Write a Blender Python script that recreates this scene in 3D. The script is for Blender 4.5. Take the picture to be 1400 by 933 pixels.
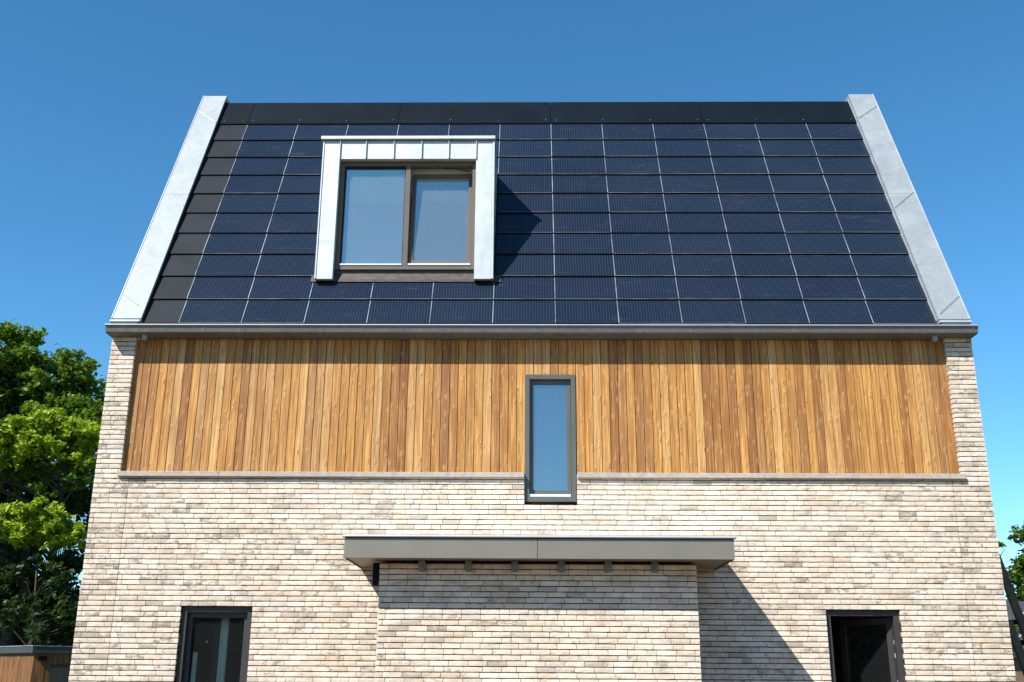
import bpy, bmesh, math, random
import numpy as np
from mathutils import Matrix, Vector
random.seed(7); rng = np.random.default_rng(7)
S = bpy.context.scene
for o in list(bpy.data.objects): bpy.data.objects.remove(o)
COL = S.collection

# ------------------------------------------------------------------ camera
F_PX, PITCH, ROLL, YAW = 1442.27, 0.308746, 0.006745, 0.017830
CAM = Vector((0.085, -12.85, 1.6))
fwd = Vector((-math.sin(YAW)*math.cos(PITCH), math.cos(YAW)*math.cos(PITCH), math.sin(PITCH)))
rgt = Vector((math.cos(YAW), math.sin(YAW), 0)); upv = rgt.cross(fwd)
R_ = math.cos(ROLL)*rgt + math.sin(ROLL)*upv; U_ = -math.sin(ROLL)*rgt + math.cos(ROLL)*upv
cd = bpy.data.cameras.new('camera'); cam = bpy.data.objects.new('camera', cd); COL.objects.link(cam)
cd.sensor_width = 36; cd.lens = F_PX/1400*36; cd.clip_end = 2000; cd.clip_start = .05
cam.matrix_world = Matrix(((R_.x, U_.x, -fwd.x, CAM.x), (R_.y, U_.y, -fwd.y, CAM.y), (R_.z, U_.z, -fwd.z, CAM.z), (0, 0, 0, 1)))
S.camera = cam
def at(px, py, Y):                       # photo pixel -> point on the vertical plane y = Y
    d = (px-700)/F_PX*R_ - (py-466.5)/F_PX*U_ + fwd
    return CAM + d*((Y-CAM.y)/d.y)

# ------------------------------------------------------------------ sky, sun, exposure
SUN = Vector((-.88, -1.0, 1.27)).normalized()
W = bpy.data.worlds.new('World'); S.world = W; W.use_nodes = True
nt = W.node_tree; nt.nodes.clear()
sky = nt.nodes.new('ShaderNodeTexSky'); sky.sky_type = 'NISHITA'; sky.sun_disc = False
sky.sun_elevation = math.asin(SUN.z); sky.sun_rotation = math.atan2(SUN.x, SUN.y)
sky.air_density = 1.25; sky.dust_density = 0.0; sky.altitude = 4000; sky.ozone_density = 3.2
bg = nt.nodes.new('ShaderNodeBackground'); bg.inputs[1].default_value = 0.118
wo = nt.nodes.new('ShaderNodeOutputWorld')
hs = nt.nodes.new('ShaderNodeHueSaturation'); hs.inputs['Hue'].default_value = .488; hs.inputs['Saturation'].default_value = 1.22
nt.links.new(sky.outputs[0], hs.inputs['Color']); nt.links.new(hs.outputs[0], bg.inputs[0]); nt.links.new(bg.outputs[0], wo.inputs[0])
sl = bpy.data.lights.new('sun', 'SUN'); sl.energy = 5.0; sl.angle = math.radians(.5); sl.color = (1, .95, .87)
so = bpy.data.objects.new('sun', sl); COL.objects.link(so); so.location = (-20, -25, 40)
so.rotation_euler = SUN.to_track_quat('Z', 'Y').to_euler()
S.view_settings.view_transform = 'Standard'; S.view_settings.look = 'None'
S.view_settings.exposure = 0.82; S.view_settings.gamma = 1.0; S.view_settings.use_curve_mapping = False

# ------------------------------------------------------------------ material helpers
class NT:
    def __init__(s, name):
        s.m = bpy.data.materials.new(name); s.m.use_nodes = True; s.t = s.m.node_tree; s.t.nodes.clear()
        s.out = s.n('ShaderNodeOutputMaterial')
    def n(s, typ, **kw):
        x = s.t.nodes.new(typ)
        for k, v in kw.items(): setattr(x, k, v)
        return x
    def l(s, a, b): s.t.links.new(a, b)
    def val(s, sock, v):
        if hasattr(v, 'is_output') or isinstance(v, bpy.types.NodeSocket): s.l(v, sock)
        else: sock.default_value = v
    def math(s, op, a, b=0.0, c=None, clamp=False):
        x = s.n('ShaderNodeMath', operation=op); x.use_clamp = clamp
        s.val(x.inputs[0], a); s.val(x.inputs[1], b)
        if c is not None: s.val(x.inputs[2], c)
        return x.outputs[0]
    def mix(s, f, a, b, mode='MIX'):
        x = s.n('ShaderNodeMix', data_type='RGBA', blend_type=mode); x.clamp_factor = True
        s.val(x.inputs[0], f); s.val(x.inputs[6], c4(a)); s.val(x.inputs[7], c4(b)); return x.outputs[2]
    def ramp(s, f, lo, hi):
        x = s.n('ShaderNodeMapRange'); x.clamp = True
        s.val(x.inputs[0], f); x.inputs[1].default_value = lo; x.inputs[2].default_value = hi; return x.outputs[0]
    def noise(s, vec, scale, detail=4, rough=.55, dist=0):
        x = s.n('ShaderNodeTexNoise'); s.l(vec, x.inputs['Vector']); x.inputs['Scale'].default_value = scale
        x.inputs['Detail'].default_value = detail; x.inputs['Roughness'].default_value = rough; x.inputs['Distortion'].default_value = dist
        return x.outputs[0]
    def mapping(s, vec, sc=(1, 1, 1), loc=(0, 0, 0)):
        x = s.n('ShaderNodeMapping'); s.l(vec, x.inputs[0]); x.inputs[3].default_value = sc; x.inputs[1].default_value = loc; return x.outputs[0]
    def bump(s, h, dist, strength=1.0):
        x = s.n('ShaderNodeBump'); s.l(h, x.inputs['Height']); x.inputs['Distance'].default_value = dist; x.inputs['Strength'].default_value = strength
        return x.outputs[0]
    def pos(s): return s.n('ShaderNodeNewGeometry').outputs['Position']
    def obj(s): return s.n('ShaderNodeTexCoord').outputs['Object']
    def bsdf(s, col, rough=.5, metal=0.0, spec=.5, normal=None, **kw):
        b = s.n('ShaderNodeBsdfPrincipled')
        s.val(b.inputs['Base Color'], c4(col)); s.val(b.inputs['Roughness'], rough); s.val(b.inputs['Metallic'], metal)
        s.val(b.inputs['Specular IOR Level'], spec)
        if normal is not None: s.l(normal, b.inputs['Normal'])
        for k, v in kw.items(): s.val(b.inputs[k.replace('_', ' ')], v)
        return b.outputs[0]
    def done(s, sh): s.l(sh, s.out.inputs[0]); return s.m
def c4(c):
    if isinstance(c, tuple) and len(c) == 3: return (*c, 1)
    return c

def mat_brick(single=False):
    t = NT('brick_single' if single else 'brick'); p = t.pos()
    if single:                                 # one object per brick: its own colour and random number
        a = t.n('ShaderNodeObjectInfo'); rn = a.outputs['Random']
        a2 = t.n('ShaderNodeCombineColor'); t.val(a2.inputs[0], a.outputs['Alpha'])
        t.val(a2.inputs[1], t.math('FRACT', t.math('MULTIPLY', rn, 7.13))); t.val(a2.inputs[2], t.math('FRACT', t.math('MULTIPLY', rn, 31.7)))
    else:
        a = t.n('ShaderNodeAttribute'); a.attribute_name = 'tint'
        a2 = t.n('ShaderNodeAttribute'); a2.attribute_name = 'dirt'
    sep = t.n('ShaderNodeSeparateColor')
    t.l(a2.outputs['Color'], sep.inputs[0])
    off = t.n('ShaderNodeVectorMath', operation='ADD'); t.l(p, off.inputs[0])
    sc = t.n('ShaderNodeVectorMath', operation='SCALE'); t.l(a2.outputs['Color'], sc.inputs[0]); sc.inputs['Scale'].default_value = 9.0
    t.l(sc.outputs[0], off.inputs[1]); q = off.outputs[0]
    big = t.noise(t.mapping(q, (1, 1, 1.8)), 11, 5, .6, .4)
    thr = t.math('SUBTRACT', .73, t.math('MULTIPLY', sep.outputs[0], .34))
    msk = t.math('MULTIPLY', t.math('SUBTRACT', big, thr), 7.0, clamp=True)
    fine = t.noise(t.mapping(q, (1, 1, 1.6)), 75, 5, .7)
    col = t.mix(t.math('MULTIPLY', msk, t.math('ADD', .35, t.math('MULTIPLY', t.ramp(fine, .35, .62), .6)), clamp=True), a.outputs['Color'], (.15, .13, .11))
    grit = t.noise(t.mapping(q, (1, 1, 1.5)), 130, 4, .75)
    patch = t.ramp(t.noise(q, 16, 3, .55), .42, .62)
    col = t.mix(t.math('MULTIPLY', t.math('MULTIPLY', t.ramp(grit, .50, .66), patch), .75), col, (.17, .145, .12))
    col = t.mix(t.ramp(fine, .55, .70), col, t.mix(.62, col, (.20, .165, .13)))
    # weather staining that runs across neighbouring bricks
    st = t.noise(t.mapping(p, (1.0, 1.0, 2.4)), 2.6, 5, .62, .6)
    stm = t.math('MULTIPLY', t.ramp(st, .47, .62), t.math('ADD', .25, t.math('MULTIPLY', t.ramp(fine, .38, .60), .75)))
    col = t.mix(t.math('MULTIPLY', stm, .58), col, (.235, .19, .14))
    warm = t.noise(q, 6, 3, .5)
    col = t.mix(t.math('MULTIPLY', t.ramp(warm, .5, .75), .22), col, (.52, .40, .27))
    scratch = t.noise(t.mapping(q, (22, 22, 90)), 3.0, 4, .7, 1.0)
    col = t.mix(t.math('MULTIPLY', t.ramp(scratch, .62, .7), .5), col, (.18, .14, .1))
    h = t.math('ADD', t.math('MULTIPLY', fine, .6), t.math('MULTIPLY', t.noise(q, 40, 4, .6), .35))
    h = t.math('SUBTRACT', h, t.math('MULTIPLY', t.ramp(scratch, .6, .7), .35))
    return t.done(t.bsdf(col, .92, spec=.15, normal=t.bump(h, .0042, .75)))
def mat_plain(name, col, rough=.5, metal=0.0, spec=.5, var=.12, scale=8, bump=0.0, stretch=(1, 1, 1), bscale=60):
    t = NT(name); p = t.mapping(t.pos(), stretch)
    n = t.noise(p, scale, 5, .6)
    dark = tuple(c*(1-var*2) for c in col); lite = tuple(min(1, c*(1+var)) for c in col)
    c = t.mix(t.ramp(n, .3, .7), dark, lite)
    r = t.math('ADD', rough-.06, t.math('MULTIPLY', t.noise(p, scale*3, 3), .12))
    nm = t.bump(t.noise(p, bscale, 4), bump) if bump else None
    return t.done(t.bsdf(c, r, metal, spec, nm))
def mat_zinc(name, col=(.72, .745, .77), rough=.42, metal=.55):
    t = NT(name); p = t.pos()
    big = t.noise(p, 2.6, 5, .6, .6); sp = t.n('ShaderNodeTexVoronoi'); t.l(p, sp.inputs['Vector']); sp.inputs['Scale'].default_value = 55
    streak = t.noise(t.mapping(p, (14, 14, 1.2)), 1.6, 4, .6)
    dust = t.noise(p, 9, 6, .7, .3)
    c = t.mix(t.ramp(big, .32, .68), tuple(k*.80 for k in col), col)
    c = t.mix(t.math('MULTIPLY', t.ramp(streak, .5, .72), .22), c, tuple(k*.6 for k in col))
    c = t.mix(t.math('MULTIPLY', t.ramp(dust, .58, .75), .25), c, (.55, .52, .47))
    cc = t.mix(.05, c, sp.outputs['Color'])
    r = t.math('ADD', rough-.1, t.math('MULTIPLY', big, .25))
    return t.done(t.bsdf(cc, r, metal, .5, t.bump(t.noise(p, 3.0, 2), .012, .6)))
def mat_wood():
    t = NT('wood_board'); oi = t.n('ShaderNodeObjectInfo'); rnd = oi.outputs['Random']
    o = t.obj(); mv = t.n('ShaderNodeVectorMath', operation='ADD'); t.l(o, mv.inputs[0])
    cb = t.n('ShaderNodeCombineXYZ'); t.val(cb.inputs[0], t.math('MULTIPLY', rnd, 37.0)); t.val(cb.inputs[2], t.math('MULTIPLY', rnd, 91.0))
    t.val(cb.inputs[1], t.math('MULTIPLY', rnd, 13.0)); t.l(cb.outputs[0], mv.inputs[1]); q = mv.outputs[0]
    r2 = t.math('FRACT', t.math('MULTIPLY', rnd, 17.31)); r3 = t.math('FRACT', t.math('MULTIPLY', rnd, 53.7))
    base = t.mix(t.ramp(r2, .0, 1.0), (.48, .240, .062), (.26, .110, .032))
    base = t.mix(t.math('MULTIPLY', t.ramp(r3, .62, 1.0), .8), base, (.60, .37, .15))
    # knots
    vo = t.n('ShaderNodeTexVoronoi'); t.l(t.mapping(q, (14, 14, 6.0)), vo.inputs['Vector']); vo.inputs['Scale'].default_value = 1.0; vo.inputs['Randomness'].default_value = 1.0
    vs = t.n('ShaderNodeSeparateColor'); t.l(vo.outputs['Color'], vs.inputs[0])
    has = t.ramp(vs.outputs[0], .22, .26)
    kd = vo.outputs['Distance']
    halo = t.math('MULTIPLY', t.math('SUBTRACT', 1.0, t.ramp(kd, .10, .34)), has)
    rim = t.math('MULTIPLY', t.math('MULTIPLY', t.ramp(kd, .12, .17), t.math('SUBTRACT', 1.0, t.ramp(kd, .17, .24))), has)
    core = t.math('MULTIPLY', t.math('SUBTRACT', 1.0, t.ramp(kd, .05, .10)), t.ramp(vs.outputs[0], .55, .6))
    dst = t.n('ShaderNodeVectorMath', operation='ADD'); t.l(t.mapping(q, (46, 46, 1.6)), dst.inputs[0])
    hv = t.n('ShaderNodeCombineXYZ'); t.val(hv.inputs[0], t.math('MULTIPLY', halo, 1.6)); t.l(hv.outputs[0], dst.inputs[1])
    g = t.noise(dst.outputs[0], 1.0, 5, .62, .5); g2 = t.noise(t.mapping(q, (160, 160, 5)), 1.0, 3, .6)
    col = t.mix(t.math('MULTIPLY', t.ramp(g, .42, .60), .72), base, t.mix(1.0, base, (.52, .42, .34), 'MULTIPLY'))
    col = t.mix(t.math('MULTIPLY', t.ramp(g, .44, .30), .5), col, (.62, .38, .15))
    col = t.mix(t.math('MULTIPLY', t.ramp(g2, .52, .7), .3), col, t.mix(1.0, base, (.55, .45, .38), 'MULTIPLY'))
    col = t.mix(t.math('MULTIPLY', halo, .42), col, (.66, .42, .18))
    col = t.mix(t.math('MULTIPLY', rim, .8), col, (.17, .07, .025))
    col = t.mix(t.math('MULTIPLY', core, .85), col, (.10, .042, .016))
    weath = t.noise(t.mapping(q, (3, 3, .7)), 1.0, 3, .5)
    col = t.mix(t.math('MULTIPLY', t.ramp(weath, .45, .75), .35), col, (.27, .15, .07))
    h = t.math('ADD', g, t.math('MULTIPLY', halo, .8))
    return t.done(t.bsdf(col, .62, spec=.3, normal=t.bump(h, .006, .9)))
def mat_solar():
    t = NT('solar_cell_glass'); o = t.obj(); sep = t.n('ShaderNodeSeparateXYZ'); t.l(o, sep.inputs[0])
    oi = t.n('ShaderNodeObjectInfo').outputs['Random']
    def lines(sock, pitch, w):
        f = t.math('FRACT', t.math('ADD', t.math('DIVIDE', sock, pitch), 100.0))
        d = t.math('ABSOLUTE', t.math('SUBTRACT', f, .5)); return t.math('GREATER_THAN', d, .5-w/pitch*.5)
    g = t.math('MAXIMUM', lines(sep.outputs[0], .0362, .0030), t.math('MULTIPLY', lines(sep.outputs[1], .0362, .0026), .8))
    cell = t.mix(oi, (.0052, .0105, .0225), (.0066, .0130, .027))
    cl = t.noise(t.pos(), 1.2, 3)
    cell = t.mix(t.math('MULTIPLY', t.ramp(cl, .4, .7), .5), cell, (.011, .017, .032))
    col = t.mix(t.math('MULTIPLY', g, .45), cell, (.10, .13, .19))
    dirt = t.noise(t.mapping(t.pos(), (1.0, 1.0, 7.0)), 3.2, 5, .65, .5)
    col = t.mix(t.math('MULTIPLY', t.ramp(dirt, .60, .80), .14), col, (.22, .22, .22))
    r = t.math('ADD', .16, t.math('MULTIPLY', dirt, .14))
    return t.done(t.bsdf(col, r, spec=.16))
def mat_glass(name, refl=.22, tint=(.80, .86, .84), smear=0.0, film0=.012, gcol=(.93, .97, 1)):
    t = NT(name); tr = t.n('ShaderNodeBsdfTransparent'); tr.inputs[0].default_value = (*tint, 1)
    gl = t.n('ShaderNodeBsdfGlossy'); gl.inputs['Roughness'].default_value = .0; gl.inputs['Color'].default_value = (*gcol, 1)
    w = t.noise(t.pos(), 1.1, 2); nm = t.bump(w, .004, .25); t.l(nm, gl.inputs['Normal'])
    fr = t.n('ShaderNodeFresnel'); fr.inputs[0].default_value = 1.5
    f = t.math('ADD', fr.outputs[0], refl, clamp=True)
    m = t.n('ShaderNodeMixShader'); t.val(m.inputs[0], f); t.l(tr.outputs[0], m.inputs[1]); t.l(gl.outputs[0], m.inputs[2])
    sh = m.outputs[0]
    # dust film and hand-wiped smears; a thicker film paints pale interior light
    d = t.n('ShaderNodeBsdfDiffuse'); d.inputs[0].default_value = (.55, .58, .6, 1)
    s = t.noise(t.mapping(t.pos(), (7, 7, 2.2), (.3, 0, 0)), 1.0, 5, .65, 1.4)
    film = t.math('ADD', film0, t.math('MULTIPLY', t.ramp(s, .62, .72), smear))
    m2 = t.n('ShaderNodeMixShader'); t.val(m2.inputs[0], film); t.l(sh, m2.inputs[1]); t.l(d.outputs[0], m2.inputs[2])
    return t.done(m2.outputs[0])
def mat_leaf(name, a, b, trans=.35):
    t = NT(name); at_ = t.n('ShaderNodeAttribute'); at_.attribute_name = 'tint'
    s = t.n('ShaderNodeSeparateColor'); t.l(at_.outputs['Color'], s.inputs[0])
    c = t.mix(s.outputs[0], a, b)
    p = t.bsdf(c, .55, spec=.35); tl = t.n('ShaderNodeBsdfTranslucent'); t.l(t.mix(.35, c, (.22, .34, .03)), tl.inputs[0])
    m = t.n('ShaderNodeMixShader'); m.inputs[0].default_value = trans; t.l(p, m.inputs[1]); t.l(tl.outputs[0], m.inputs[2])
    return t.done(m.outputs[0])
def mat_ground(name, a, b, scale=3):
    t = NT(name); p = t.pos(); n = t.noise(p, scale, 6, .65); n2 = t.noise(p, .15, 3)
    c = t.mix(t.ramp(n, .3, .7), a, b); c = t.mix(t.math('MULTIPLY', n2, .4), c, tuple(k*.6 for k in a))
    return t.done(t.bsdf(c, .95, spec=.1, normal=t.bump(n, .05)))

M = dict(
    brick=mat_brick(), brick_single=mat_brick(True),
    mortar=mat_plain('dark_mortar', (.050, .038, .027), .95, spec=.1, var=.2, scale=30, bump=.003),
    render=mat_plain('gable_brickwork', (.40, .33, .25), .95, spec=.1, var=.3, scale=14, bump=.004),
    zinc=mat_zinc('zinc_sheet', (.46, .50, .53), .55, .3), zinc_roof=mat_zinc('galvanised_verge', (.275, .31, .335), .60, .3),
    gutter=mat_zinc('weathered_zinc_gutter', (.125, .132, .132), .5, .3),
    wood=mat_wood(), solar=mat_solar(),
    alu=mat_plain('aluminium_edge', (.27, .30, .34), .5, .2, var=.35, scale=3.5),
    tile=mat_plain('anthracite_roof_plate', (.017, .021, .026), .6, spec=.12, var=.12, scale=2.2),
    ridge=mat_plain('ridge_flashing_black', (.004, .008, .013), .6, spec=.07, var=.12, scale=1.7),
    dark=mat_plain('underlay_and_shade_black', (.012, .012, .013), .9, spec=.1),  # also painted shade on the panel skirts and left verge flashing
    frame_brown=mat_plain('frame_grey_brown', (.125, .108, .090), .5, spec=.15, var=.05, scale=3),
    frame_grey=mat_plain('frame_grey', (.082, .087, .080), .42, spec=.4, var=.05, scale=3),
    frame_black=mat_plain('frame_anthracite', (.036, .036, .034), .45, spec=.3, var=.08, scale=3),
    gasket=mat_plain('rubber_and_shade_black', (.010, .010, .010), .6, spec=.3),  # black also put where shade falls: reveals, post undersides, canopy gap
    apron=mat_plain('lead_apron_brown', (.055, .045, .040), .55, .2, var=.25, scale=7, stretch=(1, 1, 4), bump=.006, bscale=14),
    strip=mat_plain('mill_aluminium', (.80, .81, .82), .30, .45, var=.04),
    sill=mat_plain('concrete_sill', (.36, .32, .28), .85, spec=.2, var=.1, scale=14, bump=.002),
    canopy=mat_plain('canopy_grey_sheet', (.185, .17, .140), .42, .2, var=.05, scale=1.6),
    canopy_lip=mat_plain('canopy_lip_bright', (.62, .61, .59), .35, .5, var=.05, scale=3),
    soffit=mat_plain('canopy_soffit', (.20, .175, .145), .5, spec=.3, var=.07, scale=3),
    bracket=mat_plain('bracket_grey', (.15, .165, .165), .5, .2, var=.12, scale=20),
    black=mat_plain('black_powder_coat', (.004, .004, .004), .6, spec=.15),
    white=mat_plain('white_plaster', (.72, .72, .70), .9, spec=.1, var=.03),
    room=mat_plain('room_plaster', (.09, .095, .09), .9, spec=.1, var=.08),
    blind=mat_plain('interior_fabric', (.66, .74, .68), .9, spec=.1, var=.05),
    glass_dormer=mat_glass('dormer_glass', .30, (.80, .86, .84), .14, .11, (1, .98, .90)), glass_blue=mat_glass('coated_glass', .27, (.5, .58, .6), .03, .03, (1, .97, .92)),
    glass_dark=mat_glass('ground_floor_glass', .015, (.88, .93, .90), .0),
    shed_wood=mat_plain('shed_boards', (.19, .09, .035), .7, spec=.2, var=.3, scale=3, stretch=(9, 9, .8)),
    shed_roof=mat_plain('shed_roof_edge', (.035, .042, .042), .5, spec=.4),
    bark=mat_plain('bark', (.085, .068, .05), .95, spec=.1, var=.35, scale=9, bump=.02),
    leaf_dark=mat_leaf('leaf_deep_green', (.016, .046, .008), (.19, .32, .022), .34),
    leaf_lite=mat_leaf('leaf_yellow_green', (.05, .12, .008), (.36, .47, .028), .4),
    leaf_shade=mat_leaf('leaf_shade_coloured', (.010, .026, .008), (.026, .058, .013), .2),  # shade under the trees put into the leaf colour
    grass=mat_ground('grass', (.045, .075, .02), (.085, .12, .035)), paving=mat_ground('warm_bounce_paving', (.25, .165, .095), (.32, .215, .135), 12),
    slate=mat_plain('neighbour_roof_slate', (.045, .047, .052), .6, spec=.4, var=.3, scale=5, stretch=(1, 1, 5)),
    beam=mat_plain('brown_beam', (.17, .105, .07), .7, spec=.2, var=.2, scale=4),
)

# ------------------------------------------------------------------ mesh helpers
class MB:
    def __init__(s): s.v = []; s.f = []; s.mi = []
    def quad(s, *p, mi=0):
        b = len(s.v); s.v += [tuple(q) for q in p]; s.f.append(tuple(range(b, b+len(p)))); s.mi.append(mi)
    def box(s, x0, x1, y0, y1, z0, z1, mi=0, mat=None):
        b = len(s.v)
        P = [(x0, y0, z0), (x1, y0, z0), (x1, y1, z0), (x0, y1, z0), (x0, y0, z1), (x1, y0, z1), (x1, y1, z1), (x0, y1, z1)]
        if mat is not None: P = [tuple(mat @ Vector(p)) for p in P]
        s.v += P
        for f in ((0, 3, 2, 1), (4, 5, 6, 7), (0, 1, 5, 4), (1, 2, 6, 5), (2, 3, 7, 6), (3, 0, 4, 7)): s.f.append(tuple(b+i for i in f)); s.mi.append(mi)
    def prism(s, prof, x0, x1, axis='x', mi=0):      # closed profile of (y,z) swept along x
        b = len(s.v); n = len(prof)
        for x in (x0, x1): s.v += [(x, p[0], p[1]) for p in prof]
        for i in range(n): j = (i+1) % n; s.f.append((b+i, b+j, b+n+j, b+n+i)); s.mi.append(mi)
        s.f.append(tuple(b+i for i in range(n-1, -1, -1))); s.f.append(tuple(b+n+i for i in range(n))); s.mi += [mi, mi]
    def tube(s, p0, p1, r0, r1, n=7, caps=True, mi=0):
        p0 = Vector(p0); p1 = Vector(p1); d = (p1-p0).normalized(); a = d.orthogonal().normalized(); c = d.cross(a); b = len(s.v)
        for p, r in ((p0, r0), (p1, r1)):
            for i in range(n): t = 2*math.pi*i/n; s.v.append(tuple(p+a*math.cos(t)*r+c*math.sin(t)*r))
        for i in range(n): j = (i+1) % n; s.f.append((b+i, b+j, b+n+j, b+n+i)); s.mi.append(mi)
        if caps: s.f.append(tuple(b+i for i in range(n-1, -1, -1))); s.f.append(tuple(b+n+i for i in range(n))); s.mi += [mi, mi]
    def mesh(s, name, mats, bevel=0.0, smooth=False):
        me = bpy.data.meshes.new(name); me.from_pydata(s.v, [], s.f)
        for m in (mats if isinstance(mats, (list, tuple)) else [mats]): me.materials.append(m)
        me.polygons.foreach_set('material_index', s.mi)
        bm = bmesh.new(); bm.from_mesh(me)
        bmesh.ops.recalc_face_normals(bm, faces=bm.faces)
        if bevel: bmesh.ops.bevel(bm, geom=list(bm.edges), offset=bevel, segments=1, affect='EDGES', clamp_overlap=True)
        bm.to_mesh(me); bm.free()
        if smooth: me.polygons.foreach_set('use_smooth', [True]*len(me.polygons))
        return me
    def build(s, name, mats, parent=None, bevel=0.0, smooth=False): return link(name, s.mesh(name, mats, bevel, smooth), parent)
def link(name, data, parent=None):
    o = bpy.data.objects.new(name, data); COL.objects.link(o)
    if parent is not None:
        o.parent = parent; o.matrix_parent_inverse = WM[parent.name].inverted() if parent.name in WM else Matrix()
    return o
WM = {}
def thing(name, label, cat, loc=(0, 0, 0), group=None):
    o = link(name, None); o.location = loc; WM[o.name] = Matrix.Translation(loc)
    o['label'] = label; o['category'] = cat
    if group: o['group'] = group
    return o
def B(name, mat, parent, *boxes, bevel=0.0):
    m = MB()
    for b in boxes: m.box(*b)
    return m.build(name, mat, parent, bevel)
def structure(o): o['kind'] = 'structure'; return o

# ------------------------------------------------------------------ ground
m = MB(); m.quad((-600, -600, 0), (600, -600, 0), (600, 600, 0), (-600, 600, 0)); structure(m.build('ground', M['grass']))
m = MB(); m.quad((-9, -22, .004), (9, -22, .004), (9, 0, .004), (-9, 0, .004)); structure(m.build('terrace', M['paving']))  # out of view; colour warmed to bounce light onto shaded brick

# ================================================================== THE HOUSE
XL, XR = -5.295, 5.69
TH = math.radians(62.163); SN, CS = math.sin(TH), math.cos(TH)
YR, ZR = -.126, 5.872
Dp = 2*2.42                                    # depth of the house
RIDGE_S = 5.24
def rp(x, s, off=0.0): return (x, YR+s*CS-off*SN, ZR+s*SN+off*CS)     # point on the street-side roof plane
H = thing('house', 'pale brick house with golden timber band and steep dark solar roof', 'house', (.2, Dp/2, 0))
CH = .06115                                    # brick course
BQ = .837                                      # projection of the porch bay
BX0, BX1 = -1.595, 1.945
ZS = 3.995                                     # top of the stone sill
WOODY = .065
LW = (-4.06, -3.205); RW = (3.57, 4.44); WH = 39*CH            # ground floor openings
SW = (.022, .662, 3.652, 5.270)                                 # slim window

# --- wall: mortar-dark backing with openings; the bricks stand 12 mm proud of it
bk = .018
m = MB()
def wall_rect(x0, x1, z0, z1, y=bk, d=.30): m.box(x0, x1, y, y+d, z0, z1)
wall_rect(XL+.01, LW[0], 0, WH); wall_rect(LW[1], RW[0], 0, WH); wall_rect(RW[1], XR-.01, 0, WH)
wall_rect(XL+.01, SW[0], WH, 3.95); wall_rect(SW[1], XR-.01, WH, 3.95); wall_rect(SW[0], SW[1], WH, 3.602); m.box(SW[0], SW[1], .10, .30, 3.602, SW[2])
wall_rect(XL+.01, -4.995, 3.95, 5.74); wall_rect(5.37, XR-.01, 3.95, 5.74)
wall = m.build('wall', M['mortar'], H)
# bay
m = MB(); m.box(BX0+.012, BX1-.012, -BQ+bk, bk-.002, 0, 2.825); bay = m.build('bay', M['mortar'], H)
# gables and back
for x0, x1 in ((XL+.012, XL+.30), (XR-.30, XR-.012)):
    m = MB(); z1 = 5.74; zr = 10.35
    P = [(.32, 0), (Dp, 0), (Dp, z1), (Dp/2, zr), (.32, z1)]
    m.prism(P, x0, x1); m.build('gable', M['render'], H)
B('rear_wall', M['render'], H, (XL+.31, XR-.31, Dp-.3, Dp-.01, 0, 5.7))
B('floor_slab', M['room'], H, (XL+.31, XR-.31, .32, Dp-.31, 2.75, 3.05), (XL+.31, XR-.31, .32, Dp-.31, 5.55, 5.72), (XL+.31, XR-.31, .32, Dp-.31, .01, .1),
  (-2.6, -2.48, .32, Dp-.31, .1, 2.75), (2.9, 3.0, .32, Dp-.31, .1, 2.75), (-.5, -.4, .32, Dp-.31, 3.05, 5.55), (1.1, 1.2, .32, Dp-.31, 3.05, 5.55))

# --- bricks
def brick_geo(L, h, depth, r):
    """front face a 5x3 grid, uneven, with soft arrises; origin at front lower left, front at y = 0"""
    nx, nz = 4, 2; V = []; Fc = []
    for j in range(nz+1):
        for i in range(nx+1):
            x = L*i/nx; z = h*j/nz; y = r.uniform(-.0009, .0008)
            if i in (0, nx): x += r.uniform(-.0012, .0012); y += .0016
            if j in (0, nz): z += r.uniform(-.0016, .0016); y += .0014
            V.append((x, y, z))
    W_ = nx+1
    for j in range(nz):
        for i in range(nx): Fc.append((j*W_+i, j*W_+i+1, (j+1)*W_+i+1, (j+1)*W_+i))
    b = len(V); V += [(0, depth, 0), (L, depth, 0), (L, depth, h), (0, depth, h)]
    lo = [i for i in range(W_)]; hi = [nz*W_+i for i in range(W_)]
    Fc.append((b, b+1)+tuple(reversed(lo))); Fc.append((b+3,)+tuple(hi)+(b+2,))
    Fc.append((b, 0, W_, 2*W_, b+3)); Fc.append((b+1, b+2, 2*W_+nx, W_+nx, nx))
    return V, Fc
PAL = [((.69, .598, .495), .48), ((.66, .56, .455), .27), ((.61, .495, .385), .09), ((.575, .505, .43), .10), ((.45, .39, .33), .03), ((.685, .615, .54), .03)]
def wear(x, z):                                # weathering: heavier towards the gables and low down, clean below the sill
    from mathutils import noise as N_
    e = abs(x-.2)/5.5
    return max(.35, min(1.5, .62+.62*e*e+.35*(1-z/4)+.55*N_.noise((x*.55, 3.1, z*1.1))))
def brick_col(r, pier=0, x=0.0, z=2.0):
    u = r.random(); acc = 0
    for c, w in PAL:
        acc += w
        if u < acc: break
    k = r.uniform(.94, 1.04) * (.93 if pier else 1)
    d = r.random()
    dirt = (d*.65 if d < .76 else .35+.6*r.random())*wear(x, z)
    dirt = min(1, dirt+(.10 if pier else 0))
    return (c[0]*k, c[1]*k, c[2]*k, 1), (dirt, r.random(), r.random(), 1)
def set_attr(me, tints, dirts, counts):
    for nm, arr in (('tint', tints), ('dirt', dirts)):
        me.attributes.new(nm, 'FLOAT_COLOR', 'POINT')
    for nm, arr in (('tint', tints), ('dirt', dirts)):
        me.attributes[nm].data.foreach_set('color', np.ascontiguousarray(np.repeat(np.array(arr, dtype=np.float32), counts, axis=0).ravel()))
    me.update()
HB = CH-.0112
bricks = []                                    # (x, y, z, L, depth, pier)
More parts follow.
